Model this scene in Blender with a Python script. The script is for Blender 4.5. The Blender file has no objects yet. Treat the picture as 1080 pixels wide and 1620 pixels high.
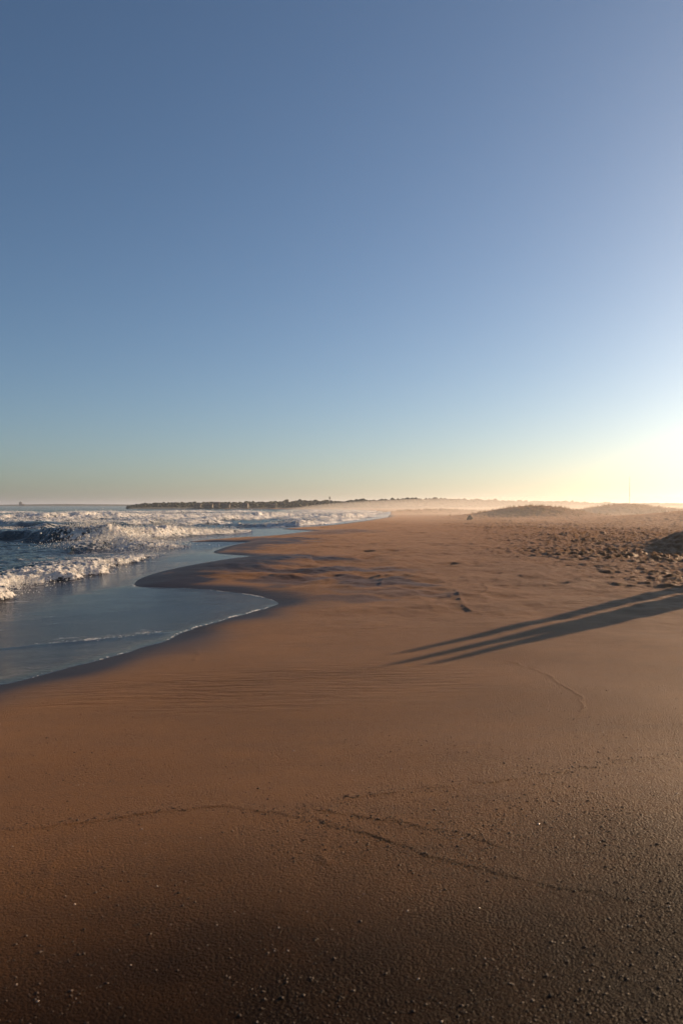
import bpy, math, random
import numpy as np

random.seed(7)
RNG = np.random.default_rng(7)
R = math.radians
sc = bpy.context.scene
col = sc.collection

# ------------------------------------------------------------------ camera, sky, sun, exposure
CAM_H = 1.70            # eye height above the dry sand
F_PX = 1260.0           # focal length in photograph pixels (1080 x 1620)
HORIZON = 799.0
cam_d = bpy.data.cameras.new('camera')
cam = bpy.data.objects.new('camera', cam_d); col.objects.link(cam)
cam_d.sensor_fit = 'VERTICAL'; cam_d.sensor_height = 36.0; cam_d.sensor_width = 24.0
cam_d.lens = 36.0 * F_PX / 1620.0
cam_d.clip_start = 0.05; cam_d.clip_end = 80000
cam.location = (0, 0, CAM_H)
cam.rotation_euler = (R(90) - math.atan((810 - HORIZON) / F_PX), 0, 0)
cam_d.dof.use_dof = True; cam_d.dof.focus_distance = 22.0; cam_d.dof.aperture_fstop = 3.5
sc.camera = cam

SUN_AZ = R(51.0)        # clockwise from +Y (to the right of the view)
SUN_EL = R(12.5)
world = bpy.data.worlds.new('World'); sc.world = world; world.use_nodes = True
wn = world.node_tree
bg = wn.nodes['Background']
sky = wn.nodes.new('ShaderNodeTexSky'); sky.sky_type = 'NISHITA'; sky.sun_disc = False
sky.sun_elevation = SUN_EL; sky.sun_rotation = SUN_AZ
sky.air_density = 0.82; sky.dust_density = 0.95; sky.ozone_density = 2.4; sky.altitude = 0
wb_ = wn.nodes.new('ShaderNodeVectorMath'); wb_.operation = 'MULTIPLY'; wb_.inputs[1].default_value = (0.95, 1.0, 1.035)     # the photograph's cool white balance, even over the whole sky
wn.links.new(sky.outputs[0], wb_.inputs[0]); wn.links.new(wb_.outputs[0], bg.inputs[0]); bg.inputs[1].default_value = 0.056

sun_d = bpy.data.lights.new('sun', 'SUN'); sun = bpy.data.objects.new('sun', sun_d); col.objects.link(sun)
sun_d.energy = 4.7; sun_d.angle = R(0.53); sun_d.color = (1.0, 0.70, 0.42)
sun.rotation_euler = (R(90) - SUN_EL, 0, math.pi - SUN_AZ)
sun.location = (60, 70, 40)
U = np.array([math.sin(SUN_AZ), math.cos(SUN_AZ)])      # horizontal direction towards the sun

sc.view_settings.view_transform = 'Standard'; sc.view_settings.look = 'None'
sc.view_settings.gamma = 1.0; sc.view_settings.exposure = 0.9
sc.view_settings.use_curve_mapping = False
sc.cycles.volume_bounces = 1
sc.cycles.max_bounces = 6
sc.cycles.use_denoising = True

# ------------------------------------------------------------------ helpers
def ground(px, py, z=0.0):
    """World point of height z that the photograph shows at (px, py)."""
    d = (CAM_H - z) * F_PX / (py - HORIZON)
    return ((px - 540.0) * d / F_PX, d)

def far(px, py, D):
    return ((px - 540.0) * D / F_PX, D, CAM_H + (HORIZON - py) / F_PX * D)

def _hash(ix, iy, seed):
    h = (ix.astype(np.int64) * 374761393 + iy.astype(np.int64) * 668265263 + seed * 1442695041) & 0xFFFFFFFF
    h = ((h ^ (h >> 13)) * 1274126177) & 0xFFFFFFFF
    return ((h ^ (h >> 16)) & 0xFFFFFF) / float(0xFFFFFF)

def noise(x, y, seed=0):
    """Gradient noise, about -1..1."""
    ix = np.floor(x); iy = np.floor(y); fx = x - ix; fy = y - iy
    ux = fx * fx * fx * (fx * (fx * 6 - 15) + 10); uy = fy * fy * fy * (fy * (fy * 6 - 15) + 10)
    def g(dx, dy):
        a = _hash(ix + dx, iy + dy, seed) * 6.2831853
        return np.cos(a) * (fx - dx) + np.sin(a) * (fy - dy)
    a = g(0, 0); b = g(1, 0); c = g(0, 1); d = g(1, 1)
    return 1.5 * ((a + (b - a) * ux) * (1 - uy) + (c + (d - c) * ux) * uy)

def fbm(x, y, octv=4, seed=0, gain=0.5, lac=2.03):
    s = 0.0; a = 1.0
    for k in range(octv):
        s = s + a * noise(x, y, seed + k * 17); x = x * lac + 3.1; y = y * lac - 1.7; a *= gain
    return s

def worley(x, y, seed=0):
    ix = np.floor(x); iy = np.floor(y); best = np.full(x.shape, 9.0)
    for dx in (-1, 0, 1):
        for dy in (-1, 0, 1):
            px = ix + dx + _hash(ix + dx, iy + dy, seed); py = iy + dy + _hash(ix + dx, iy + dy, seed + 5)
            best = np.minimum(best, (px - x) ** 2 + (py - y) ** 2)
    return np.sqrt(best)

def sstep(a, b, x):
    t = np.clip((x - a) / (b - a), 0, 1); return t * t * (3 - 2 * t)

def catmull(pts, n=6):
    p = np.array(pts, float); q = np.vstack([2 * p[0] - p[1], p, 2 * p[-1] - p[-2]]); out = []
    for i in range(1, len(q) - 2):
        a, b, c, d = q[i - 1], q[i], q[i + 1], q[i + 2]
        for t in np.linspace(0, 1, n, endpoint=False):
            out.append(0.5 * (2 * b + (c - a) * t + (2 * a - 5 * b + 4 * c - d) * t * t + (3 * b - a - 3 * c + d) * t ** 3))
    out.append(p[-1]); return np.array(out)

def polydist(X, Y, poly):
    """Distance to a polyline, side (+ right of travel) and the parameter 0..1 along it."""
    best = np.full(X.shape, 1e18); side = np.ones(X.shape); par = np.zeros(X.shape); n = len(poly) - 1
    for i in range(n):
        ax, ay = poly[i][:2]; bx, by = poly[i + 1][:2]; dx, dy = bx - ax, by - ay
        L = dx * dx + dy * dy + 1e-12
        t = np.clip(((X - ax) * dx + (Y - ay) * dy) / L, 0, 1)
        ex = X - ax - t * dx; ey = Y - ay - t * dy; d2 = ex * ex + ey * ey
        m = d2 < best
        best = np.where(m, d2, best); side = np.where(m, np.sign(dy * ex - dx * ey + 1e-12), side); par = np.where(m, (i + t) / n, par)
    return np.sqrt(best), side, par

def link_mesh(name, verts, faces, mat, parent=None, smooth=True, attrs=None):
    me = bpy.data.meshes.new(name)
    verts = np.asarray(verts, np.float32); faces = np.asarray(faces, np.int32)
    k = faces.shape[1]
    me.vertices.add(len(verts)); me.vertices.foreach_set('co', verts.ravel())
    me.loops.add(faces.size); me.loops.foreach_set('vertex_index', faces.ravel())
    me.polygons.add(len(faces)); me.polygons.foreach_set('loop_start', np.arange(0, faces.size, k, dtype=np.int32))
    if smooth: me.polygons.foreach_set('use_smooth', np.ones(len(faces), bool))
    me.update(calc_edges=True)
    for a, v in (attrs or {}).items():
        at = me.attributes.new(a, 'FLOAT', 'POINT'); at.data.foreach_set('value', np.asarray(v, np.float32).ravel())
    me.materials.append(mat)
    o = bpy.data.objects.new(name, me); col.objects.link(o)
    if parent: o.parent = parent
    return o

def tag(o, label=None, cat=None, group=None, kind=None):
    for k, v in (('label', label), ('category', cat), ('group', group), ('kind', kind)):
        if v: o[k] = v
    return o

def empty(name, loc, rz=0):
    o = bpy.data.objects.new(name, None); col.objects.link(o); o.location = loc; o.rotation_euler = (0, 0, rz); return o

def grid_faces(nr, nc):
    i = np.arange(nr * nc).reshape(nr, nc)
    return np.stack([i[:-1, :-1].ravel(), i[:-1, 1:].ravel(), i[1:, 1:].ravel(), i[1:, :-1].ravel()], 1)

def polar(radii, az):
    r, a = np.meshgrid(radii, az, indexing='ij'); return r * np.sin(a), r * np.cos(a)

def logr(*segs):
    """segs: (r0, r1, ratio) one after another."""
    out = []
    for r0, r1, q in segs:
        n = max(2, int(math.log(r1 / r0) / math.log(q))); out.append(np.geomspace(r0, r1, n, endpoint=False))
    out.append([segs[-1][1]]); return np.concatenate(out)

# ------------------------------------------------------------------ materials
class NT:
    def __init__(self, name):
        self.m = bpy.data.materials.new(name); self.m.use_nodes = True; self.t = self.m.node_tree
        self.b = self.t.nodes['Principled BSDF']; self.out = self.t.nodes['Material Output']
    def n(self, kind, **kw):
        x = self.t.nodes.new(kind)
        for k, v in kw.items(): setattr(x, k, v)
        return x
    def l(self, a, b): self.t.links.new(a, b)
    def pos(self):
        return self.n('ShaderNodeNewGeometry').outputs['Position']
    def attr(self, name):
        return self.n('ShaderNodeAttribute', attribute_name=name).outputs['Fac']
    def noise(self, vec, scale, detail=3, rough=0.5, stretch=None):
        if stretch:
            mp = self.n('ShaderNodeVectorMath', operation='MULTIPLY'); self.l(vec, mp.inputs[0]); mp.inputs[1].default_value = stretch; vec = mp.outputs[0]
        x = self.n('ShaderNodeTexNoise'); self.l(vec, x.inputs['Vector']); x.inputs['Scale'].default_value = scale
        x.inputs['Detail'].default_value = detail; x.inputs['Roughness'].default_value = rough
        return x.outputs['Fac']
    def math(self, op, a, b=None, c=None, clamp=False):
        x = self.n('ShaderNodeMath', operation=op, use_clamp=clamp)
        for i, v in enumerate((a, b, c)):
            if v is None: continue
            if isinstance(v, (int, float)): x.inputs[i].default_value = v
            else: self.l(v, x.inputs[i])
        return x.outputs[0]
    def ramp(self, fac, a, b, va=0.0, vb=1.0):
        x = self.n('ShaderNodeMapRange', interpolation_type='SMOOTHSTEP'); self.l(fac, x.inputs[0])
        for i, v in enumerate((a, b, va, vb)): x.inputs[1 + i].default_value = v
        return x.outputs[0]
    def mix(self, fac, a, b):
        x = self.n('ShaderNodeMix', data_type='RGBA')
        if isinstance(fac, (int, float)): x.inputs[0].default_value = fac
        else: self.l(fac, x.inputs[0])
        for i, v in ((6, a), (7, b)):
            if isinstance(v, tuple): x.inputs[i].default_value = (*v, 1)
            else: self.l(v, x.inputs[i])
        return x.outputs[2]
    def bump(self, h, strength, dist, prev=None):
        x = self.n('ShaderNodeBump'); self.l(h, x.inputs['Height']); x.inputs['Distance'].default_value = dist
        if isinstance(strength, (int, float)): x.inputs['Strength'].default_value = strength
        else: self.l(strength, x.inputs['Strength'])
        if prev: self.l(prev, x.inputs['Normal'])
        return x.outputs[0]

def sand_material():
    t = NT('damp_sand'); p = t.pos(); b = t.b
    vignette_damp = t.attr('vignette_damp'); wet = t.attr('wet'); rip = t.attr('ripple'); coarse = t.attr('coarse')
    big = t.noise(p, 0.35, 4); mid = t.noise(p, 3.0, 4); grain = t.noise(p, 210.0, 2, 0.7); grit = t.noise(p, 85.0, 4, 0.72)
    c = t.mix(t.ramp(big, 0.35, 0.68), (0.104, 0.039, 0.0052), (0.142, 0.055, 0.0085))
    c = t.mix(t.ramp(mid, 0.30, 0.75, 0.0, 0.35), c, (0.075, 0.032, 0.012))
    streak = t.noise(p, 1.0, 6, 0.68, stretch=(0.9, 5.5, 1.0))
    c = t.mix(t.ramp(streak, 0.42, 0.72, 0.0, 0.55), c, (0.070, 0.029, 0.0080))
    c = t.mix(t.ramp(grain, 0.52, 0.72, 0.0, 0.75), c, (0.26, 0.120, 0.036))
    c = t.mix(t.ramp(grit, 0.54, 0.68, 0.0, 0.8), c, (0.028, 0.015, 0.009))
    c = t.mix(t.math('MULTIPLY', vignette_damp, t.ramp(t.noise(p, 2.6, 5, 0.62), 0.25, 0.75, 0.84, 0.98)), c, (0.010, 0.0052, 0.0030))  # near-edge vignette mixed into the colour, along with moisture
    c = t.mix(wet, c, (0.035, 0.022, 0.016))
    t.l(c, b.inputs['Base Color'])
    t.l(t.math('MULTIPLY_ADD', wet, -0.10, 0.55), b.inputs['Roughness'])
    t.l(t.math('MULTIPLY_ADD', vignette_damp, -0.085, 0.11), b.inputs['Specular IOR Level'])
    b.inputs['Sheen Roughness'].default_value = 0.24
    t.l(t.math('MULTIPLY', t.math('SUBTRACT', 1.0, t.math('MAXIMUM', wet, vignette_damp), clamp=True), 0.20), b.inputs['Sheen Weight']); b.inputs['Sheen Tint'].default_value = (1.0, 0.62, 0.36, 1)
    dry = t.math('SUBTRACT', 1.0, wet, clamp=True)
    # thin wind ripples, long across the beach
    rn = t.noise(p, 1.0, 5, 0.62, stretch=(2.2, 11.0, 1.0))
    n1 = t.bump(rn, t.math('MULTIPLY', rip, 1.0), 0.11)
    jit = t.n('ShaderNodeVectorMath', operation='MULTIPLY_ADD'); nz = t.n('ShaderNodeTexNoise'); t.l(p, nz.inputs['Vector']); nz.inputs['Scale'].default_value = 40.0; t.l(nz.outputs['Color'], jit.inputs[0]); jit.inputs[1].default_value = (0.016, 0.016, 0.0); t.l(p, jit.inputs[2])
    def cells(sc_):
        vo = t.n('ShaderNodeTexVoronoi', voronoi_dimensions='2D'); t.l(jit.outputs[0], vo.inputs['Vector']); vo.inputs['Scale'].default_value = sc_
        return t.math('SUBTRACT', 1.0, vo.outputs['Distance'], clamp=True)
    pebbly = t.ramp(t.noise(p, 1.7, 4, 0.6), 0.35, 0.70, 0.45, 1.0)
    n1 = t.bump(cells(70.0), t.math('MULTIPLY', t.math('MULTIPLY', t.math('MULTIPLY_ADD', coarse, 0.40, 0.55), pebbly), dry), 0.009, n1)
    n1 = t.bump(cells(150.0), t.math('MULTIPLY', dry, 0.7), 0.004, n1)
    n2 = t.bump(grit, t.math('MULTIPLY', t.math('MULTIPLY_ADD', coarse, 0.2, 0.4), dry), 0.004, n1)
    n3 = t.bump(grain, t.math('MULTIPLY', dry, 1.0), 0.003, n2)
    lump = t.noise(p, 30.0, 4, 0.65)
    n4 = t.bump(lump, t.math('MULTIPLY', t.math('MULTIPLY_ADD', coarse, 0.15, 0.12), dry), 0.006, n3)
    t.l(n4, b.inputs['Normal'])
    return t.m

def water_material():
    t = NT('sea_water'); p = t.pos(); b = t.b
    foam = t.attr('foam'); thin = t.attr('thin'); lace = t.attr('lace')
    # body colour: blue-green deep water, silty brown where it is a film over the sand
    body = t.mix(thin, (0.018, 0.040, 0.048), (0.030, 0.026, 0.022))
    n_f = t.noise(p, 2.6, 8, 0.74, stretch=(1.0, 1.3, 1.0)); n_l = t.noise(p, 1.0, 6, 0.7, stretch=(1.6, 3.6, 1.0))
    n_s = t.noise(p, 13.0, 6, 0.72); mixn = t.n('ShaderNodeMix', data_type='FLOAT'); t.l(thin, mixn.inputs[0]); t.l(n_f, mixn.inputs[2]); t.l(n_s, mixn.inputs[3]); n_f = mixn.outputs[0]
    f1 = t.ramp(t.math('ADD', t.math('MULTIPLY', foam, 0.74), t.math('MULTIPLY', t.math('SUBTRACT', n_f, 0.5), 2.6)), 0.42, 0.66)
    f2 = t.ramp(t.math('ADD', lace, t.math('MULTIPLY', t.math('SUBTRACT', n_l, 0.5), 2.2)), 0.50, 0.80, 0.0, 0.8)
    f = t.math('MAXIMUM', f1, f2)
    t.l(t.mix(f, body, (0.82, 0.79, 0.75)), b.inputs['Base Color'])
    t.l(t.math('MULTIPLY_ADD', f, 0.72, 0.10), b.inputs['Roughness'])
    b.inputs['IOR'].default_value = 1.33
    t.l(t.math('MULTIPLY', f1, 0.6), b.inputs['Subsurface Weight']); b.inputs['Subsurface Scale'].default_value = 0.22; b.inputs['Subsurface Radius'].default_value = (1.0, 0.9, 0.8)
    open_w = t.math('SUBTRACT', 1.0, thin, clamp=True)
    chop = t.noise(p, 1.0, 5, 0.6, stretch=(1.3, 2.2, 1.3)); rip = t.noise(p, 9.0, 4, 0.6, stretch=(1.0, 1.8, 1.0)); fine = t.noise(p, 38.0, 3, 0.6, stretch=(1.0, 2.0, 1.0))
    n1 = t.bump(chop, t.math('MULTIPLY', open_w, 1.0), 0.5)
    n2 = t.bump(rip, t.math('MULTIPLY_ADD', open_w, 0.35, 0.52), 0.05, n1)
    n3 = t.bump(fine, 0.60, 0.010, n2)
    fn = t.noise(p, 11.0, 7, 0.78)
    n4 = t.bump(fn, t.math('MULTIPLY', f, 1.0), 0.14, n3)
    t.l(n4, b.inputs['Normal'])
    return t.m

def plain(name, colour, rough=0.8, vary=0.25, scale=3.0, bump=0.0, trans=0.0):
    t = NT(name); p = t.n('ShaderNodeTexCoord').outputs['Object'] if bump < 0 else t.pos()
    n = t.noise(p, scale, 4, 0.6)
    d = tuple(c * (1 - vary) for c in colour); e = tuple(min(1, c * (1 + vary)) for c in colour)
    t.l(t.mix(n, d, e), t.b.inputs['Base Color']); t.b.inputs['Roughness'].default_value = rough
    if bump > 0: t.l(t.bump(n, 0.8, bump), t.b.inputs['Normal'])
    if trans:
        tr = t.n('ShaderNodeBsdfTranslucent'); tr.inputs[0].default_value = (*colour, 1)
        mx = t.n('ShaderNodeMixShader'); mx.inputs[0].default_value = trans
        t.l(t.b.outputs[0], mx.inputs[1]); t.l(tr.outputs[0], mx.inputs[2]); t.l(mx.outputs[0], t.out.inputs['Surface'])
    return t.m

M = {
    'sand': sand_material(), 'water': water_material(),
    'foam': plain('sea_foam', (0.80, 0.79, 0.77), 0.75, 0.05, 9.0, 0, 0.5),
    'crumb': plain('sand_crumb', (0.032, 0.015, 0.008), 0.7, 0.5, 60.0),
    'shell': plain('pale_shell', (0.55, 0.42, 0.32), 0.25, 0.2, 40.0),
    'leaf': plain('far_foliage', (0.030, 0.036, 0.018), 0.9, 0.45, 0.25, 0, 0.1),
    'bark': plain('bark', (0.06, 0.045, 0.035), 0.9, 0.3, 4.0),
    'grass': plain('dune_grass', (0.22, 0.15, 0.075), 0.85, 0.4, 1.2, 0, 0.3),
    'wall': plain('pale_render', (0.13, 0.115, 0.10), 0.85, 0.12, 0.5),
    'roof': plain('dark_roof', (0.12, 0.075, 0.06), 0.8, 0.25, 1.0),
    'glass': plain('dark_window', (0.03, 0.035, 0.04), 0.15, 0.2, 1.0),
    'metal': plain('grey_steel', (0.22, 0.22, 0.22), 0.5, 0.15, 2.0),
    'post': plain('stand_in_post_concrete', (0.34, 0.30, 0.26), 0.9, 0.25, 5.0, 0.02),
    'rock': plain('dark_rock', (0.06, 0.052, 0.046), 0.9, 0.35, 6.0, 0.03),
    'land': plain('far_land', (0.12, 0.10, 0.06), 0.95, 0.3, 0.05),
}

# ------------------------------------------------------------------ the lie of the beach
ZE = -0.13      # level the last swash has reached
def G(px, py, z=ZE): return ground(px, py, z)
shore_pts = [(-60, -40), (-22, -12), (-12, -3), (-7.6, 2), (-5.4, 5.0), G(0, 1086), G(90, 1062), G(190, 1036), G(262, 1014), G(300, 997), G(372, 976), G(438, 957),
             G(425, 947), G(385, 939), G(300, 932.5), G(215, 929.5), G(236, 914), G(300, 900), G(360, 888.5), G(408, 881.5), G(392, 879.2), G(340, 875), G(352, 869), G(389, 861.5), G(350, 859.5),
             G(300, 857.5), G(400, 850), G(496, 842), G(470, 838.8), G(450, 836), G(520, 831), G(574, 824.5), (7, 120), (11, 180), (11, 260), (4, 340), (-12, 395), (-50, 418), (-85, 430), (-112, 440), (-122, 470), (-130, 700), (-130, 30000)]
near = catmull(shore_pts[:32], 6); SHORE = np.vstack([near, np.array(shore_pts[32:], float)])
keep = [SHORE[0]]
for q in SHORE[1:]:
    if q[1] > keep[-1][1] + 1e-3: keep.append(q)
SHORE = np.array(keep)

def shore_s(X, Y):
    """Distance to the swash edge, positive on the water side."""
    d, _, _ = polydist(X, Y, SHORE)
    xs = np.interp(Y, SHORE[:, 1], SHORE[:, 0])
    return np.where(X < xs, d, -d)

# crest lines of the cusp horns (shaded on the side away from the sun): crest, height, near width, far width
RIDGES = [
    ([ground(250, 917, 0.0), ground(330, 895, 0.05), ground(420, 883, 0.08), ground(490, 879, 0.08), ground(570, 884, 0.04)], 0.20, 2.1, 2.4),
    ([ground(300, 864, 0.0), ground(390, 857, 0.05), ground(440, 853, 0.05), ground(520, 851, 0.0)], 0.18, 3.0, 4.0),
    ([ground(430, 843, 0.0), ground(520, 839, 0.05), ground(600, 838, 0.05)], 0.12, 3.0, 6.0),
]
RIDGES = [(catmull(p, 5), h, a, b) for p, h, a, b in RIDGES]

# dunes: centre, half axes, turn, height
DUNES = [
    (far(812, 0, 108)[:2], (7.2, 6.5), 0.10, 1.08), (far(868, 0, 104)[:2], (6.0, 6.0), -0.1, 0.82), (far(900, 0, 110)[:2], (5.0, 6.0), 0.0, 0.55),
    (far(955, 0, 128)[:2], (7.5, 8.0), 0.0, 1.25), (far(1008, 0, 132)[:2], (7.0, 8.0), 0.0, 1.2), (far(1062, 0, 122)[:2], (7.0, 6.0), 0.0, 0.80),
    (far(1150, 0, 31)[:2], (2.3, 2.8), 0.4, 0.85), (far(1230, 0, 33)[:2], (3.4, 4.0), 0.1, 1.0),
    (far(1160, 0, 140)[:2], (14, 10), 0.0, 1.6), (far(690, 0, 170)[:2], (14, 8), 0.0, 0.8), (far(1300, 0, 90)[:2], (20, 14), 0.3, 2.4),
]

# low swash lines left on the foreground sand: points, height of the lip, width
LINES = [
    ([ground(-60, 1318), ground(40, 1307), ground(130, 1297), ground(230, 1283), ground(330, 1272), ground(430, 1285), ground(540, 1309), ground(640, 1337), ground(720, 1362), ground(830, 1388), ground(960, 1416), ground(1120, 1440)], 0.0033, 0.010),
    ([ground(470, 1276), ground(540, 1288), ground(620, 1300), ground(720, 1318), ground(820, 1345)], 0.0030, 0.010),
    ([ground(520, 1272), ground(600, 1257), ground(700, 1246), ground(800, 1237), ground(880, 1226), ground(985, 1204), ground(1100, 1190)], 0.0040, 0.012),
    ([ground(770, 1036), ground(820, 1047), ground(872, 1070), ground(884, 1080), ground(905, 1092), ground(920, 1106), ground(922, 1122), ground(900, 1140)], -0.0045, 0.014),
    ([ground(720, 932), ground(728, 944), ground(735, 957), ground(756, 966)], -0.016, 0.05),
    ([ground(600, 905), ground(604, 914), ground(602, 924)], -0.016, 0.05),
    ([ground(760, 922), ground(772, 932), ground(755, 945)], -0.012, 0.05),
    ([ground(120, 1330), ground(80, 1360), ground(60, 1400)], -0.003, 0.025),
    ([ground(520, 1310), ground(508, 1335), ground(525, 1370)], -0.003, 0.025),
    ([ground(500, 1385), ground(460, 1430), ground(445, 1450)], -0.003, 0.025),
    ([ground(310, 1012), ground(312, 1030), ground(300, 1045)], -0.006, 0.04),
]
LINES = [(catmull(p, 6), h, w) for p, h, w in LINES]

def sand_base(X, Y, s):
    """Large forms only: shared by the sand and the film of water on it."""
    z = np.where(s > 0, ZE - 0.055 * s, ZE * np.exp(np.minimum(s, 0) / 1.9))
    z = np.maximum(z, -3.0)
    for p, h, wn_, wf in RIDGES:
        d, sd, t = polydist(X, Y, p)
        w = np.where(sd > 0, wn_, wf); end = np.clip(np.minimum(t, 1 - t) * 4, 0, 1)
        z = z + h * np.exp(-(d / w) ** 2 * 1.3) * (0.35 + 0.65 * end) * sstep(1.2, -1.0, s)
    for (cx, cy), (a, b), r, h in DUNES:
        dx, dy = X - cx, Y - cy; c_, s_ = math.cos(r), math.sin(r)
        q = ((dx * c_ + dy * s_) / a) ** 2 + ((dy * c_ - dx * s_) / b) ** 2
        z = z + h * np.exp(-q * 1.2)
    r = np.hypot(X, Y)
    inland = sstep(-20, -220, s) * sstep(200, 600, r)
    z = z + inland * 3.0
    return z

def trample_mask(X, Y):
    m = sstep(11.0, 19.0, Y - 0.12 * X + 1.2 * noise(X * 0.16, Y * 0.16, 61)) * sstep(1.5, 10.5, X - 0.06 * Y + 1.5 * noise(X * 0.12 + 9, Y * 0.12, 62))
    return m

def sand_detail(X, Y, s):
    r = np.hypot(X, Y)
    dry = sstep(-0.25, -2.2, s)
    z = 0.020 * noise(X * 0.55, Y * 0.75, 3) * dry
    # gentle wind scour beyond the foreground; it throws the long streaks of shade
    scour = sstep(9, 15, Y) * sstep(-0.5, -2.5, s)
    z = z + scour * (0.038 * fbm(X * 0.85, Y * 0.62, 4, 11, 0.5) + 0.011 * fbm(X * 2.4, Y * 1.9, 3, 13, 0.55))
    patch = np.exp(-(((X + 0.4) / 4.2) ** 2 + ((Y - 19) / 5.0) ** 2))
    z = z + patch * scour * 0.050 * fbm(X * 0.9 + 5, Y * 0.75, 3, 23, 0.55)
    tr = trample_mask(X, Y)
    foot = -np.clip(0.5 - worley(X * 4.2 + 0.5 * noise(X, Y, 32), Y * 3.6, 31), 0, 1) * 0.17 - np.clip(0.45 - worley(X * 1.5, Y * 1.3, 33), 0, 1) * 0.09 + 0.11 * np.clip(fbm(X * 2.2, Y * 2.2, 5, 37, 0.66), -1, 1)
    z = z + tr * foot * (0.80 + 0.45 * noise(X * 0.2, Y * 0.2, 39)) * sstep(320, 120, r)
    sparse = sstep(0.18, 0.5, noise(X * 0.35, Y * 0.5, 41)) * sstep(13, 19, Y) * sstep(-2, -4, s) * (1 - tr)
    z = z - sparse * np.clip(0.45 - worley(X * 1.3, Y * 1.2, 43), 0, 1) * 0.16
    # little lips left by the swash
    for p, h, w in LINES:
        x0, y0 = p.min(0) - 0.6; x1, y1 = p.max(0) + 0.6
        k = (X > x0) & (X < x1) & (Y > y0) & (Y < y1)
        if not k.any(): continue
        xx = X[k] + 0.035 * fbm(X[k] * 5, Y[k] * 5, 2, 51); yy = Y[k] + 0.035 * fbm(X[k] * 5, Y[k] * 5, 2, 55)
        d, sd, t = polydist(xx, yy, p)
        end = np.clip(np.minimum(t, 1 - t) * 8, 0, 1); mod = np.clip(0.78 + 0.7 * fbm(X[k] * 3.5, Y[k] * 3.5, 3, 53), 0.15, 1.35)
        if h > 0:   # a step: higher beyond, dropping towards the camera
            f = np.where(sd > 0, np.exp(-(d / w) ** 2), np.exp(-(d / (w * 6)) ** 2)) * h - np.exp(-((d - w) / w) ** 2) * (sd > 0) * h * 0.5
        else:
            f = np.exp(-(d / w) ** 2) * -h
        z[k] += f * end * mod
    # lumpy foreground to the lower right
    co = coarse_mask(X, Y)
    z = z + co * 0.0012 * fbm(X * 11, Y * 11, 3, 71, 0.6)
    return z

def coarse_mask(X, Y):
    return sstep(7.5, 4.2, Y) * (0.35 + 0.65 * sstep(-0.6, 1.1, X + 0.3 * noise(X * 1.5, Y * 1.5, 81)))

def vignette_damp_mask(X, Y):
    # vignette painted into the near sand's colour, partly moisture below the swash line
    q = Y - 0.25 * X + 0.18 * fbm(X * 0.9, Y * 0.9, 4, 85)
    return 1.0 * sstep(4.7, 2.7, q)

def ripple_mask(X, Y):
    cx, cy = ground(390, 1078); c2, d2 = ground(150, 1085)
    q = ((X - cx - 0.2) / 2.1) ** 2 + ((Y - cy - 0.10 * (X - cx)) / 0.95) ** 2
    m = np.exp(-q ** 2) * (0.75 + 0.6 * noise(X * 1.2, Y * 2.5, 91))
    m2 = 0.55 * sstep(8.5, 12, Y) * sstep(45, 20, Y)
    return np.clip(np.maximum(m, m2 * (0.6 + 0.8 * noise(X * 0.5, Y * 0.7, 92))), 0, 1)

# sand left wet where earlier swashes ran further up
WETS = [
    (catmull([ground(235, 923, -.05), ground(300, 905, -.02), ground(370, 894), ground(440, 888.5), ground(530, 887), ground(640, 890)], 5), 1.7, 1.0),
    (catmull([ground(330, 868, -.05), ground(400, 859), ground(460, 856.5), ground(540, 856)], 5), 2.6, 0.9),
    (catmull([ground(440, 846, -.05), ground(520, 841), ground(620, 839)], 5), 4.0, 0.6),
    (catmull([ground(420, 904), ground(560, 899), ground(700, 906)], 5), 0.9, 0.85),
    (catmull([ground(430, 917), ground(520, 913), ground(640, 921), ground(760, 925)], 5), 0.8, 0.75),
    (catmull([ground(460, 940), ground(560, 943), ground(680, 950)], 5), 0.6, 0.6),
    (catmull([ground(560, 930), ground(660, 934), ground(820, 940)], 5), 0.6, 0.5),
]
def wet_patches(X, Y):
    w = np.zeros_like(X); k = (Y > 5) & (Y < 75) & (np.abs(X) < 30); x, y = X[k], Y[k]
    xx = x + 0.5 * fbm(x * 0.5, y * 0.5, 3, 105); yy = y + 0.5 * fbm(x * 0.7, y * 0.5, 3, 107); v = np.zeros_like(x)
    ragged = 0.62 + 0.75 * fbm(x * 0.55, y * 1.5, 4, 109, 0.55)
    for p, wd_, st in WETS:
        d, _, t = polydist(xx, yy, p); fade = sstep(1.0, 0.55, t)
        g = np.exp(-(d / wd_) ** 2) * (0.25 + 0.75 * fade)
        v = np.maximum(v, st * sstep(0.25, 0.70, g * (0.55 + 0.6 * ragged)))
    w[k] = v; return w

# ------------------------------------------------------------------ beach
def sand_sheet(radii, az, detail=True, drop=0.0):
    X, Y = polar(radii, az); s = shore_s(X, Y)
    z = sand_base(X, Y, s)
    if detail: z = z + sand_detail(X, Y, s)
    wet = sstep(-1.5, -0.10, s + 0.35 * noise(X * 0.9, Y * 0.9, 101)) ** 1.5
    if detail: wet = np.maximum(wet, wet_patches(X, Y))
    wet = np.where(s > -0.12, 1.0, wet)
    return X, Y, z - drop, dict(wet=wet, ripple=ripple_mask(X, Y), coarse=coarse_mask(X, Y), vignette_damp=vignette_damp_mask(X, Y)), s

def join(sheets):
    V = []; Fc = []; A = {}; off = 0
    for X, Y, z, at in sheets:
        V.append(np.stack([X.ravel(), Y.ravel(), z.ravel()], 1)); Fc.append(grid_faces(*X.shape) + off); off += X.size
        for k, v in at.items(): A.setdefault(k, []).append(v.ravel())
    return np.vstack(V), np.vstack(Fc), {k: np.concatenate(v) for k, v in A.items()}

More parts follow.
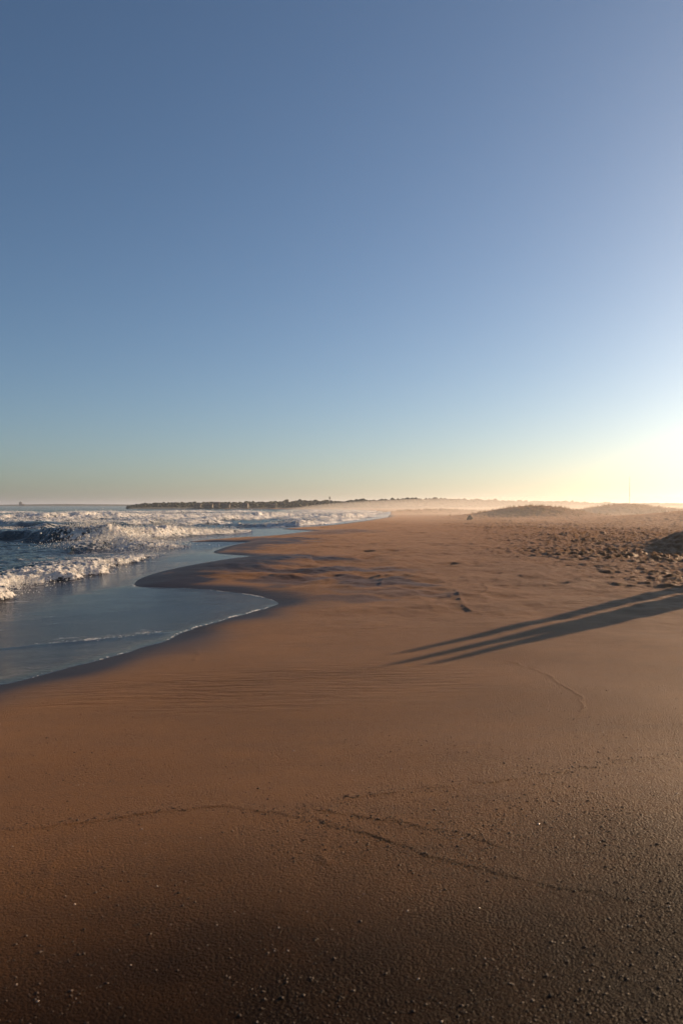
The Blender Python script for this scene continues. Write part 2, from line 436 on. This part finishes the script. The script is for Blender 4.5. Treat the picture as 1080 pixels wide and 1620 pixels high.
az_in = np.radians(np.linspace(-29, 31, 720))
a1 = sand_sheet(logr((1.2, 2.3, 1.01), (2.3, 10, 1.0031), (10, 150, 1.0048)), az_in)
a2 = sand_sheet(logr((149.0, 3000, 1.02)), np.radians(np.linspace(-60, 75, 240)), False, 0.04)
a3 = sand_sheet(logr((0.8, 152, 1.06)), np.radians(np.linspace(30.8, 331.2, 260)), False, 0.01)
V, Fc, A = join([a[:4] for a in (a1, a2, a3)])
# a small disc closes the sheet under the camera
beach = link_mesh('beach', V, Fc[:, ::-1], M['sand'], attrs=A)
tag(beach, kind='structure')
X, Y = polar(np.array([0.0, 0.4, 0.83, 1.25]), np.radians(np.linspace(0, 360, 120)))
s = shore_s(X, Y)
under = link_mesh('sand_underfoot', np.stack([X.ravel(), Y.ravel(), (sand_base(X, Y, s) - 0.012).ravel()], 1), grid_faces(4, 120)[:, ::-1], M['sand'],
                  attrs=dict(wet=X * 0, ripple=X * 0, coarse=X * 0 + 0.5, vignette_damp=vignette_damp_mask(X, Y)))
tag(under, kind='structure')

# ------------------------------------------------------------------ sea
SEA = -0.36
def S(px, py, z=SEA): return ground(px, py, z)
# breakers: crest line (left to right), height along it, width of the front, width of the back, foam along it
BREAK = [
    # bore running up the beach
    ([S(-160, 985), S(-60, 962), S(0, 944), S(55, 930), S(95, 920), S(135, 914), S(150, 903), S(190, 893), S(245, 884), S(262, 877)], [.30, .30, .26, .30, .32, .28, .22, .2, .16, .05], 0.7, 4.2, [.95, .95, .9, .95, 1, .95, .85, .8, .7, .3]),
    # plunging breaker behind it
    ([S(-120, 848), S(-40, 850), S(20, 853), S(70, 855), S(115, 857), S(165, 858), S(200, 855), S(260, 850.5), S(320, 847), S(380, 843)], [.50, .50, .58, .72, .85, .88, .62, .55, .40, .2], 1.5, 4.0, [.1, .1, .12, .2, .55, 1, 1, 1, 1, .7]),
    # its wash, spilling forward
    ([S(120, 872), S(160, 866), S(205, 866), S(240, 870), S(255, 874)], [.22, .35, .42, .32, .10], 2.2, 3.0, [.6, .9, 1, .9, .5]),
    ([S(-80, 832), S(0, 832), S(60, 834), S(120, 833), S(180, 831)], [.60, .55, .45, .45, .35], 2.4, 5.0, [.9, .9, .12, .1, .4]),
    ([S(370, 832), S(430, 834), S(470, 834), S(500, 832), S(540, 828)], [.15, .35, .55, .5, .2], 2.0, 4.0, [.3, .8, 1, 1, .7]),
    ([S(470, 826), S(520, 826), S(560, 824)], [.4, .5, .3], 2.5, 4.0, [.8, 1, 1]),
    ([S(-200, 806.5), S(0, 806.5), S(150, 807)], [.3, .2, .05], 9.0, 20.0, [.5, .4, .2]),
]
# spilling crests stand in ranks, each one turned a little towards the beach
def rank(px0, px1, n, D, half, H, wf, wb, foam):
    for k in range(n):
        px = px0 + (px1 - px0) * (k + RNG.uniform(-0.25, 0.25)) / max(1, n - 1); DD = D * RNG.uniform(0.96, 1.04); x = (px - 540) / F_PX * DD; hf = half * RNG.uniform(0.7, 1.3); h = H * RNG.uniform(0.65, 1.1)
        BREAK.append(([(x - hf * 0.62, DD - hf * 0.95), (x - hf * .2, DD - hf * .3), (x + hf * .25, DD + hf * .3), (x + hf * 0.6, DD + hf * 0.8)], [h * .2, h, h * .9, h * .15], wf, wb, [foam * .8, foam, foam, foam * .7]))
rank(-110, 545, 13, 119, 9.0, 0.86, 2.2, 3.2, 1.0)
rank(-70, 130, 4, 96, 5.0, 0.42, 1.6, 2.2, 0.85)
rank(-30, 70, 2, 66, 3.2, 0.36, 1.3, 1.8, 0.7)
rank(150, 300, 3, 82, 4.5, 0.6, 1.8, 2.6, 0.9)
rank(-140, 580, 9, 210, 15.0, 0.62, 4.0, 5.0, 0.9)
rank(250, 560, 4, 162, 9, 0.5, 2.8, 4.0, 0.9)
BREAK = [(catmull(p, 5), h, a, b, f) for p, h, a, b, f in BREAK]

def water_sheet(radii, az, fine=True):
    X, Y = polar(radii, az); s = shore_s(X, Y); r = np.hypot(X, Y)
    bed = sand_base(X, Y, s)
    off = sstep(1.5, 9.0, s)
    swell = off * (0.10 * fbm(X * 0.10 + 0.05 * Y, Y * 0.16, 3, 201) + sstep(400, 40, r) * 0.07 * fbm(X * 0.55, Y * 0.75, 4, 203, 0.55))
    sea = SEA + swell
    foam = np.zeros_like(X); lace = np.zeros_like(X)
    wob_x = 0.45 * fbm(X * 0.30, Y * 0.30, 3, 211); wob_y = 0.45 * fbm(X * 0.30, Y * 0.30, 3, 215)
    add = np.zeros_like(X)
    if fine:
        for i, (p, h, wf, wb, fo) in enumerate(BREAK):
            wob = min(2.5, wf) * 0.7; m = 3.2 * wb + 2
            k = (X > p[:, 0].min() - m) & (X < p[:, 0].max() + m) & (Y > p[:, 1].min() - m) & (Y < p[:, 1].max() + m)
            x, y = X[k], Y[k]
            jx = 0.7 * fbm(x * 0.7, y * 0.7, 3, 216) if i == 0 else 0.0; jy = 0.9 * fbm(x * 0.7, y * 0.7, 3, 218) if i == 0 else 0.0
            d, sd, t = polydist(x + wob_x[k] * wob + jx, y + wob_y[k] * wob + jy, p)
            tt = np.linspace(0, 1, len(h)); H = np.interp(t, tt, h); FO = np.interp(t, tt, fo)
            H = H * (1 + 0.28 * noise(x * 0.22, y * 0.14, 220 + i))
            u = d * sd            # + towards the camera and the shore
            end = np.where((t > 0) & (t < 1), 1.0, np.exp(-(d / (1.5 * wf)) ** 2))
            prof = np.where(u > 0, 1 / (1 + (u / (wf * 0.55)) ** 4), np.exp(-(d / wb) ** 2))
            add[k] = np.maximum(add[k], H * prof * end)
            fr = np.where(u > 0, sstep(wf * 1.5, wf * 0.5, u), sstep(-wb * 0.75, -wb * 0.1, u)) * end
            foam[k] = np.maximum(foam[k], FO * fr)
            lace[k] = np.maximum(lace[k], (0.42 if i < 6 else 0.22) * FO * np.where(u > 0, sstep(wf * 4.5, wf, u), np.exp(-(d / (2.2 * wb)) ** 2)) * end)
    if fine:
        d, sd, t = polydist(X, Y, WASH); lace = np.maximum(lace, 0.55 * np.exp(-(d / 3.2) ** 2) * (0.8 + 0.5 * noise(X * 0.4, Y * 0.4, 228)))
    # white water smeared between the breakers near the beach
    bub = np.abs(fbm(X * 1.3, Y * 1.1, 4, 231, 0.52))
    lump = foam * (0.26 * (0.55 - bub) * np.clip(add, 0.12, 0.7) * 1.5 * (1 - 0.55 * sstep(50, 100, r)) + 0.045 * np.clip(fbm(X * 5.0, Y * 4.0, 3, 237, 0.6), -1, 1) * sstep(90, 40, r))
    sea = sea + add + lump
    # film of the last swash, thinning to nothing at its edge
    ss = s + 0.05 * noise(X * 2.2, Y * 2.2, 241) * sstep(30, 8, r)
    film = bed + np.where(ss > 0, 0.030 * (1 - np.exp(-ss / 0.22)) + 0.004 * noise(X * 1.2, Y * 1.9, 243) * sstep(0.1, 0.8, ss), 0.25 * ss)
    # a second wavelet following up the near cusp
    wd, wsd, wt = polydist(X + 0.05 * noise(X * 1.7, Y * 1.7, 245), Y + 0.10 * noise(X * 1.3, Y * 1.3, 246), WAVELET)
    uu = wd * wsd; wend = np.clip(np.minimum(wt, 1 - wt) * 6, 0, 1)
    film = film + 0.012 * wend * np.where(uu > 0, np.exp(-(uu / 0.07) ** 2), np.exp(-(uu / 0.9) ** 2)) * sstep(0.0, 0.35, ss)
    foam = np.maximum(foam, 0.75 * wend * np.exp(-((uu + 0.06) / 0.13) ** 2) * (0.55 + 0.6 * noise(X * 2.5, Y * 2.5, 248)))
    lace = np.maximum(lace, 0.26 * sstep(1.2, 3.0, s) * sstep(9.0, 5.0, s) * sstep(60, 35, r))
    lace = np.maximum(lace, wend * np.where(uu < 0, 0.40 * np.exp(-(uu / 0.9) ** 2), 0.26 * np.exp(-(uu / 1.8) ** 2)))
    z = np.maximum(film, sea); k = 0.03
    z = z + k * np.exp(-np.abs(film - sea) / k) * 0.5 * sstep(0.3, 1.2, s)
    thin = np.where(film > sea, 1.0, sstep(0.22, 0.05, sea - film))
    lip = np.exp(-((ss - 0.035) / 0.04) ** 2) * sstep(26, 12, r) * (0.25 + 0.75 * sstep(9.0, 11.0, Y)) * np.clip(0.60 + 0.8 * fbm(X * 1.1, Y * 1.1, 3, 251), 0, 1.2)
    foam = np.where(film > sea, np.maximum(foam * sstep(0, 0.15, wend), lip * 1.05), foam)
    foam = np.where(ss < 0, 0, foam)
    return X, Y, z, dict(foam=np.clip(foam, 0, 1.3), thin=thin, lace=np.clip(lace, 0, 1)), s

WASH = catmull([S(-100, 935), S(0, 912), S(90, 895), S(170, 878), S(230, 868), S(300, 856)], 4)
WAVELET = catmull([ground(-120, 1029, -0.2), ground(0, 1026, -0.2), ground(90, 1021, -0.2), ground(170, 1016, -0.19), ground(240, 1008, -0.17), ground(292, 1000, -0.15)], 6)

w1 = water_sheet(logr((4.5, 70, 1.0042), (70, 330, 1.006)), np.radians(np.linspace(-33, 7, 640)))
w2 = water_sheet(logr((328, 40000, 1.05)), np.radians(np.linspace(-120, 5, 200)), False)
w3 = water_sheet(logr((4.0, 331, 1.05)), np.radians(np.linspace(-150, -32.8, 120)), False)
sheets = []
V = []; Fs = []; A = {}; off = 0
for X, Y, z, at, s in (w1, w2, w3):
    f = grid_faces(*X.shape); sv = s.ravel()
    ok = (sv[f] > -0.25).any(1); f = f[ok]
    V.append(np.stack([X.ravel(), Y.ravel(), z.ravel()], 1)); Fs.append(f + off); off += X.size
    for k_, v in at.items(): A.setdefault(k_, []).append(v.ravel())
V = np.vstack(V); Fs = np.vstack(Fs); A = {k_: np.concatenate(v) for k_, v in A.items()}
used = np.zeros(len(V), bool); used[Fs.ravel()] = True; idx = np.cumsum(used) - 1
sea = link_mesh('sea', V[used], idx[Fs][:, ::-1], M['water'], attrs={k_: v[used] for k_, v in A.items()})
tag(sea, kind='structure')

# ------------------------------------------------------------------ small scattered matter
ICO_V = []; ICO_F = []
def _ico():
    p = (1 + 5 ** .5) / 2
    v = np.array([(-1, p, 0), (1, p, 0), (-1, -p, 0), (1, -p, 0), (0, -1, p), (0, 1, p), (0, -1, -p), (0, 1, -p), (p, 0, -1), (p, 0, 1), (-p, 0, -1), (-p, 0, 1)], float)
    f = np.array([(0, 11, 5), (0, 5, 1), (0, 1, 7), (0, 7, 10), (0, 10, 11), (1, 5, 9), (5, 11, 4), (11, 10, 2), (10, 7, 6), (7, 1, 8), (3, 9, 4), (3, 4, 2), (3, 2, 6), (3, 6, 8), (3, 8, 9), (4, 9, 5), (2, 4, 11), (6, 2, 10), (8, 6, 7), (9, 8, 1)])
    return v / np.linalg.norm(v[0]), f
ICO_V, ICO_F = _ico()
def subdivide(v, f):
    v = list(map(tuple, v)); cache = {}; out = []
    def mid(a, b):
        k = (min(a, b), max(a, b))
        if k not in cache:
            m = (np.array(v[a]) + np.array(v[b])) / 2; v.append(tuple(m / np.linalg.norm(m))); cache[k] = len(v) - 1
        return cache[k]
    for a, b, c in f:
        x, y, z = mid(a, b), mid(b, c), mid(c, a); out += [(a, x, z), (b, y, x), (c, z, y), (x, y, z)]
    return np.array(v), np.array(out)
ICO2_V, ICO2_F = subdivide(ICO_V, ICO_F)
OCT = (np.array([(1, 0, 0), (-1, 0, 0), (0, 1, 0), (0, -1, 0), (0, 0, 1), (0, 0, -1)], float), np.array([(0, 2, 4), (2, 1, 4), (1, 3, 4), (3, 0, 4), (2, 0, 5), (1, 2, 5), (3, 1, 5), (0, 3, 5)]))

def blobs(centres, sizes, squash, jitter, base=(ICO_V, ICO_F)):
    bv, bf = base; n = len(centres)
    r = 1 + jitter * RNG.uniform(-1, 1, (n, len(bv), 1))
    a = RNG.uniform(0, 6.283, n); c, s_ = np.cos(a)[:, None], np.sin(a)[:, None]
    P = bv[None] * r * np.asarray(sizes).reshape(n, 1, 1) * np.array(squash)
    x = P[..., 0] * c - P[..., 1] * s_; y = P[..., 0] * s_ + P[..., 1] * c
    P = np.stack([x, y, P[..., 2]], -1) + np.asarray(centres)[:, None, :]
    Fx = bf[None] + (np.arange(n) * len(bv))[:, None, None]
    return P.reshape(-1, 3), Fx.reshape(-1, 3)

def sand_z(x, y):
    x = np.atleast_1d(np.asarray(x, float)).copy(); y = np.atleast_1d(np.asarray(y, float)).copy()
    s = shore_s(x, y); return sand_base(x, y, s) + sand_detail(x, y, s)

# crumbs of sand and grit on the foreground, thickest to the lower right and along the swash lines
n = 70000
y = 2.2 * (9.0 / 2.2) ** RNG.uniform(0, 1, n); x = RNG.uniform(-0.62, 0.62, n) * y
keep = RNG.uniform(0, 1, n) < (0.05 + 0.9 * coarse_mask(x, y) ** 1.5 * sstep(-0.35, 0.25, noise(x * 1.3, y * 1.3, 301)))
x, y = x[keep], y[keep]
lx, ly = [], []
for p, h, w in LINES[:3]:
    seg = np.hypot(*np.diff(p, axis=0).T); cum = np.concatenate([[0], np.cumsum(seg)]); m = int(cum[-1] * 420)
    q = RNG.uniform(0, cum[-1], m); dens = 0.25 + 0.75 * sstep(-0.2, 0.4, noise(q * 1.2, q * 0 + 3 + h * 100, 311)); k = RNG.uniform(0, 1, m) < dens; q = q[k]
    lx.append(np.interp(q, cum, p[:, 0]) + RNG.normal(0, 0.035, len(q))); ly.append(np.interp(q, cum, p[:, 1]) + RNG.normal(0.01, 0.05, len(q)))
x = np.concatenate([x] + lx); y = np.concatenate([y] + ly)
sz = np.clip(RNG.lognormal(math.log(0.0023), 0.5, len(x)), 0.001, 0.0080)
P, Fx = blobs(np.stack([x, y, sand_z(x, y) + sz * 0.06], 1), sz, (1.3, 0.9, 0.6), 0.3, OCT)
tag(link_mesh('sand_grit', P, Fx, M['crumb'], smooth=False), kind='stuff', label='dark crumbs of grit scattered over the foreground sand')
n = 320
y = 2.3 * (8.0 / 2.3) ** RNG.uniform(0, 1, n); x = RNG.uniform(-0.5, 0.62, n) * y
sz = np.clip(RNG.lognormal(math.log(0.0022), 0.45, n), 0.0015, 0.006)
P, Fx = blobs(np.stack([x, y, sand_z(x, y) + sz * 0.3], 1), sz, (1.2, 0.8, 0.6), 0.25)
tag(link_mesh('shell_grit', P, Fx, M['shell'], smooth=True), kind='stuff', label='glinting specks of shell on the foreground sand')

# spray and tumbling foam thrown off the breakers
pts = []; sizes = []
def crest_points(i, t0, t1, n):
    p, h, wf, wb, fo = BREAK[i]; t = RNG.uniform(t0, t1, n) * (len(p) - 1); k = np.minimum(t.astype(int), len(p) - 2); f = (t - k)[:, None]
    q = p[k] * (1 - f) + p[k + 1] * f; H = np.interp(t / (len(p) - 1), np.linspace(0, 1, len(h)), h)
    return q, H
SPRAY = [(0, 0, 1, 12000, 0.9, 0.08, 0.010), (1, .45, .98, 12000, 1.1, 0.20, 0.018), (2, 0, 1, 6000, 1.8, 0.12, 0.016), (3, 0, .3, 800, 1.2, .12, .028), (4, .2, 1, 2000, 1.2, 0.15, 0.028), (5, 0, 1, 1000, 1.5, .15, .03)]
for i in range(7, len(BREAK)):
    D = BREAK[i][0][:, 1].mean(); SPRAY.append((i, .12, .9, int(1100 if D < 130 else 500), BREAK[i][2] * 0.45, 0.16 * BREAK[i][2] / 2.3, 0.028 * D / 119))
for i, t0, t1, n, spread, up, size in SPRAY:
    q, H = crest_points(i, t0, t1, n); clump = noise(q[:, 0] * 0.8, q[:, 1] * 0.8, 321)
    q = q + RNG.normal(0, spread * 0.5, q.shape)
    zz = SEA + H * RNG.uniform(0.5, 1.02, n) + np.abs(RNG.normal(0, up, n)) * (0.5 + np.clip(clump, -0.4, 1) * 1.3)
    pts.append(np.column_stack([q, zz])); sizes.append(size * RNG.lognormal(-0.3, 0.5, n))
for (px, py), hgt, n, sp in (((155, 853), 0.95, 3000, 0.45), ((258, 848), 0.95, 2400, 0.30), ((170, 858), 0.6, 1500, 0.8), ((200, 868), 0.5, 1500, 1.0)):
    cx, cy = S(px, py); a = RNG.uniform(0, 1, n) ** 0.8
    q = np.column_stack([cx + RNG.normal(0, sp, n) * (0.5 + a), cy + RNG.normal(0, sp, n), SEA + 0.3 + hgt * a * (1 - 0.3 * np.abs(RNG.normal(0, 1, n)))])
    pts.append(q); sizes.append(0.020 * RNG.lognormal(-0.3, 0.5, n))
P, Fx = blobs(np.vstack(pts), np.concatenate(sizes), (1.2, 1.0, 0.8), 0.35, OCT)
tag(link_mesh('sea_spray', P, Fx, M['foam']), kind='stuff', label='white spray and foam flung up along the breaking waves')

# ------------------------------------------------------------------ dune grass
gx, gy = [], []
for (cx, cy), (a, b), r, h in DUNES[:6] + DUNES[8:10]:
    m = int(150 * a * b / 40)
    t = RNG.normal(0, 0.55, (m, 2)); gx.append(cx + t[:, 0] * a); gy.append(cy + t[:, 1] * b)
gx = np.concatenate(gx); gy = np.concatenate(gy); keep = noise(gx * 0.25, gy * 0.25, 331) > -0.35; gx, gy = gx[keep], gy[keep]
nb = 7; n = len(gx)
bx = np.repeat(gx, nb) + RNG.normal(0, 0.10, n * nb); by = np.repeat(gy, nb) + RNG.normal(0, 0.10, n * nb)
bz = sand_z(bx, by) - 0.03; hh = RNG.uniform(0.18, 0.42, n * nb); an = RNG.uniform(0, 6.283, n * nb); ln = RNG.uniform(0.05, 0.2, n * nb); wd = 0.02
base = np.stack([bx, by, bz], 1); side = np.stack([np.cos(an) * wd, np.sin(an) * wd, an * 0], 1)
tip = base + np.stack([-np.sin(an) * ln, np.cos(an) * ln, hh], 1)
P = np.stack([base - side, base + side, tip], 1).reshape(-1, 3); Fx = np.arange(len(P)).reshape(-1, 3)
tag(link_mesh('dune_grass', P, Fx, M['grass'], smooth=False), kind='stuff', label='tufts of dry grass over the low dunes')

# ------------------------------------------------------------------ far shore
SKY_X = [190, 205, 225, 260, 340, 400, 440, 477, 513, 533, 573, 593, 613, 640, 670, 720, 760, 790, 820, 873, 920, 1000, 1080, 1250, 1500]
SKY_Y = [801.5, 799.6, 795.8, 794.4, 793.8, 793.2, 792.4, 790.8, 790.0, 792.2, 788.0, 790.6, 787.8, 787.4, 786.8, 787.6, 789.0, 790.6, 791.8, 791.6, 794.2, 795.8, 796.0, 795, 794]
def land_D(px): return np.interp(px, [190, 400, 540, 700, 860, 1080, 1500], [440, 425, 415, 400, 385, 370, 360])
# rising land under the trees
pxs = np.linspace(150, 1600, 260); D = land_D(pxs)
top = CAM_H + (HORIZON - np.interp(pxs, SKY_X, SKY_Y)) / F_PX * D
rows = []
for k, (dd, hz) in enumerate(((-14, -1.2), (-4, -0.2), (0, 0.11), (14, 0.3), (45, 0.5), (90, 0.5), (200, -1.0))):
    DD = D + dd; z = top * hz if 0.1 < hz and k > 1 else np.full_like(D, hz if k < 2 else -2.0)
    z = np.where(pxs < 205, np.minimum(z, -0.6), z)
    rows.append(np.stack([(pxs - 540) / F_PX * DD, DD, z], 1))
V = np.concatenate(rows); V[:, 2] += 0.25 * noise(V[:, 0] * 0.03, V[:, 1] * 0.03, 341)
tag(link_mesh('far_land', V, grid_faces(7, 260)[:, ::-1], M['land']), kind='structure')
# the wood on it reads as one mass
n = 5200
px = RNG.uniform(203, 1500, n); depth = RNG.uniform(0, 1, n) ** 1.2
D = land_D(px) + 2 + depth * 45; topz = CAM_H + (HORIZON - np.interp(px, SKY_X, SKY_Y)) / F_PX * land_D(px)
size = RNG.uniform(0.6, 1.5, n)
zc = -0.2 + topz * (0.10 + 0.85 * depth ** 0.7 + RNG.normal(0, 0.08, n)) - size * 0.5
zc = np.minimum(zc, topz - size * 0.75 + RNG.normal(0, 0.45, n))
P, Fx = blobs(np.stack([(px - 540) / F_PX * D, D, zc], 1), size, (1.15, 1.15, 0.9), 0.28, (ICO2_V, ICO2_F))
tag(link_mesh('far_wood', P, Fx, M['leaf'], smooth=False), kind='stuff', label='dark wood along the far shore behind the surf')

# a second, lower coast on the horizon at the far left
pxs = np.linspace(-300, 330, 150); D = 1500 + 0 * pxs
ty = np.interp(pxs, [-300, -20, 20, 60, 100, 150, 200, 330], [799.6, 799.3, 798.2, 797.6, 797.3, 797.6, 798.0, 799.0]) + 0.22 * fbm(pxs * 0.09, pxs * 0 + 2.0, 4, 351)
rows = [np.stack([(pxs - 540) / F_PX * (D + dd), D + dd, hz * (CAM_H + (HORIZON - ty) / F_PX * D) - (1.5 if hz == 0 else 0)], 1) for dd, hz in ((-40, 0), (0, .55), (30, 1.0), (160, 0.9), (320, 0))]
tag(link_mesh('distant_coast', np.concatenate(rows), grid_faces(5, 150)[:, ::-1], M['leaf']), kind='structure')

# ------------------------------------------------------------------ things
def box(w, d, h, z0=0.0, x0=0.0, y0=0.0):
    v = np.array([(sx * w / 2 + x0, sy * d / 2 + y0, z0 + (h if k else 0)) for k in (0, 1) for sx, sy in ((-1, -1), (1, -1), (1, 1), (-1, 1))])
    return v, np.array([(0, 3, 2, 1), (4, 5, 6, 7), (0, 1, 5, 4), (1, 2, 6, 5), (2, 3, 7, 6), (3, 0, 4, 7)])
def tube(points, radii, k=10):
    pts_ = np.array(points, float); V_ = []
    for i, p in enumerate(pts_):
        d = pts_[min(i + 1, len(pts_) - 1)] - pts_[max(i - 1, 0)]; d /= np.linalg.norm(d)
        a = np.cross(d, (0.0, 1.0, 0.02)); a /= np.linalg.norm(a); b = np.cross(d, a)
        for j in range(k):
            th = 2 * math.pi * j / k; V_.append(p + radii[i] * (math.cos(th) * a + math.sin(th) * b))
    F_ = [(i * k + j, i * k + (j + 1) % k, (i + 1) * k + (j + 1) % k, (i + 1) * k + j) for i in range(len(pts_) - 1) for j in range(k)]
    n0 = len(V_); V_.append(pts_[0]); V_.append(pts_[-1])
    for j in range(k):
        F_.append((n0, (j + 1) % k, j, j)); m = (len(pts_) - 1) * k; F_.append((n0 + 1, m + j, m + (j + 1) % k, m + (j + 1) % k))
    return np.array(V_), F_
def tube_obj(name, points, radii, mat, parent=None, k=10):
    V_, F_ = tube(points, radii, k); me = bpy.data.meshes.new(name)
    me.from_pydata([tuple(v) for v in V_], [], [tuple(dict.fromkeys(f)) for f in F_]); me.polygons.foreach_set('use_smooth', [True] * len(me.polygons)); me.materials.append(mat)
    o = bpy.data.objects.new(name, me); col.objects.link(o)
    if parent: o.parent = parent
    return o

def house(px, D, w, h, dpt, label, rz=0.0, zbase=None, stories=1):
    x, y, _ = far(px, 800, D); zb = zbase
    t = empty('far_house', (x, y, zb), rz)
    tag(t, label, 'house', 'pale houses among the far trees')
    v, f = box(w, dpt, h + 3, -3); link_mesh('wall', v, f, M['wall'], t, False)
    v = np.array([(-w * .56, -dpt * .58, h), (w * .56, -dpt * .58, h), (w * .56, dpt * .58, h), (-w * .56, dpt * .58, h), (-w * .45, 0, h + 0.7), (w * .45, 0, h + 0.7)])
    me = bpy.data.meshes.new('roof'); me.from_pydata([tuple(a) for a in v], [], [(0, 1, 5, 4), (2, 3, 4, 5), (1, 2, 5), (3, 0, 4), (3, 2, 1, 0)]); me.materials.append(M['roof'])
    o = bpy.data.objects.new('roof', me); col.objects.link(o); o.parent = t
    for st in range(stories):
        for k in range(3):
            v, f = box(w * 0.16, 0.12, 0.45, 0.35 + st * 0.75, (k - 1) * w * 0.3, -dpt / 2 - 0.03); link_mesh('window', v, f, M['glass'], t, False)
    return t
def wood_top(px): return CAM_H + (HORIZON - float(np.interp(px, SKY_X, SKY_Y))) / F_PX * float(land_D(px))
for px, w, h, st, lab in ((313, 3.4, 1.1, 1, 'leftmost of the pale houses in the wood on the headland'), (330, 4.2, 1.2, 1, 'second pale house from the headland tip'), (343, 3.0, 1.7, 2, 'tall pale house amid the headland trees'),
                      (357, 4.6, 1.2, 1, 'widest pale house amid the headland trees'), (388, 3.0, 1.1, 1, 'small pale house alone left of the mast'), (432, 3.2, 1.1, 1, 'pale house in the trees nearest left of the mast'),
                      (548, 3.2, 1.1, 1, 'pale house in the trees just right of the mast'), (606, 3.6, 1.1, 1, 'pale house half lost in the mist below the wood')):
    house(px, float(land_D(px)) - 1, w, h, 3, lab, RNG.uniform(-0.3, 0.3), wood_top(px) * 0.12 + RNG.uniform(0.1, 0.6), st)

# mast above the trees
x, y, z = far(521.5, 784.5, 420)
t = empty('radio_mast', (x, y, 0.8)); tag(t, 'thin dark mast standing above the far trees left of centre', 'mast')
tube_obj('pole', [(0, 0, 0), (0, 0, z - 0.8)], [0.24, 0.12], M['metal'], t, 8)
tube_obj('antenna_drum', [(0, 0, (z - .8) * .72), (0, 0, (z - .8) * .90)], [0.42, 0.42], M['metal'], t, 8)
x, y, z = far(995, 754, 450)
t = empty('radio_mast', (x, y, 2.0)); tag(t, 'very thin tall mast in the bright glow at the right', 'mast')
tube_obj('pole', [(0, 0, 0), (0, 0, z - 2.0)], [0.17, 0.08], M['metal'], t, 6)
# far building on the horizon at the left
x, y, z = far(33, 794.6, 1485)
t = empty('far_tower', (x, y, 0)); tag(t, 'blocky dark tower building on the horizon at far left', 'building')
for nm, (w, d, h, z0, x0) in (('wall', (4.4, 4, z, 0, 0)), ('side_wing', (8, 3.6, z * 0.55, 0, 3.4)), ('roof', (2.4, 2.4, 1.1, z, 0))):
    v, f = box(w, d, h, z0, x0); link_mesh(nm, v, f, M['rock'], t, False)

# dark lump on the sand in front of the dunes
x, y = ground(743, 822.5)
P, Fx = blobs([(0, 0, 0.22)], [0.34], (1.0, 0.9, 1.25), 0.16, (ICO2_V, ICO2_F)); P[:, :2] *= (1.25 - 0.9 * P[:, 2:3])
o = link_mesh('boulder', P, Fx, M['rock']); o.location = (x, y, float(sand_z(x, y)[0]) - 0.08)
tag(o, 'small dark cone-shaped boulder on the sand before the dunes', 'boulder')

# three unseen stand-in posts, added beyond the right edge to throw the striped shadow
def caster(tip_px, edge_px, beyond, H, r0, r1, label):
    A_ = np.array(ground(*tip_px)); B_ = np.array(ground(*edge_px)); g = B_ + (B_ - A_) / np.linalg.norm(B_ - A_) * beyond
    top_ = A_ + U * H / math.tan(SUN_EL)
    n_ = 7; pp = []; rr = []
    for k in range(n_):
        f = k / (n_ - 1); q = g * (1 - f) + top_ * f; pp.append((q[0] - g[0], q[1] - g[1], -0.3 + f * (H + 0.3))); rr.append(r0 * (1 - f) + r1 * f)
    rr[-1] *= 0.6
    o = tube_obj('stand_in_post', pp, rr, M['post'], None, 14); o.location = (g[0], g[1], 0)
    return tag(o, label, 'post', 'unseen stand-in posts added beyond the right edge to throw the striped shadow')
caster((648, 1029), (1080, 928), 7.0, 2.7, 0.30, 0.07, 'unseen stand-in post added beyond the right edge throwing the upper shadow stripe')
caster((626, 1048), (1080, 945), 7.0, 2.7, 0.44, 0.06, 'unseen stand-in post added beyond the right edge throwing the longest middle shadow stripe')
caster((690, 1046), (1080, 955), 7.0, 2.6, 0.46, 0.06, 'unseen stand-in post added beyond the right edge throwing the broad lower shadow stripe')

# ------------------------------------------------------------------ salt haze in the air
v, f = box(90000, 90000, 30, -4.5)
t = NT('salt_haze'); t.t.nodes.remove(t.b)
pv = t.n('ShaderNodeVolumePrincipled'); pv.inputs['Color'].default_value = (0.80, 0.84, 0.92, 1); pv.inputs['Density'].default_value = 0.0003
pv.inputs['Anisotropy'].default_value = 0.6; t.l(pv.outputs[0], t.out.inputs['Volume'])
hz = link_mesh('haze', v, f, t.m, smooth=False); tag(hz, kind='stuff', label='warm salt haze over the whole beach')

# bright spray mist drifting low over the far surf and sand
t = NT('spray_mist'); t.t.nodes.remove(t.b)
pv = t.n('ShaderNodeVolumePrincipled'); pv.inputs['Color'].default_value = (0.84, 0.79, 0.76, 1); pv.inputs['Density'].default_value = 0.0046
pv.inputs['Anisotropy'].default_value = 0.35; t.l(pv.outputs[0], t.out.inputs['Volume'])
v3, f3 = subdivide(ICO2_V, ICO2_F)
o = link_mesh('spray_mist', v3 * np.array([78.0, 135.0, 5.0]), f3, t.m); o.location = (58, 232, -0.8)
tag(o, kind='stuff', label='bright low mist of sea spray over the far beach')
o = link_mesh('spray_mist', v3 * np.array([48.0, 62.0, 2.2]), f3, t.m); o.location = (44, 104, -0.3)
tag(o, kind='stuff', label='thin veil of spray and blown sand before the dunes')
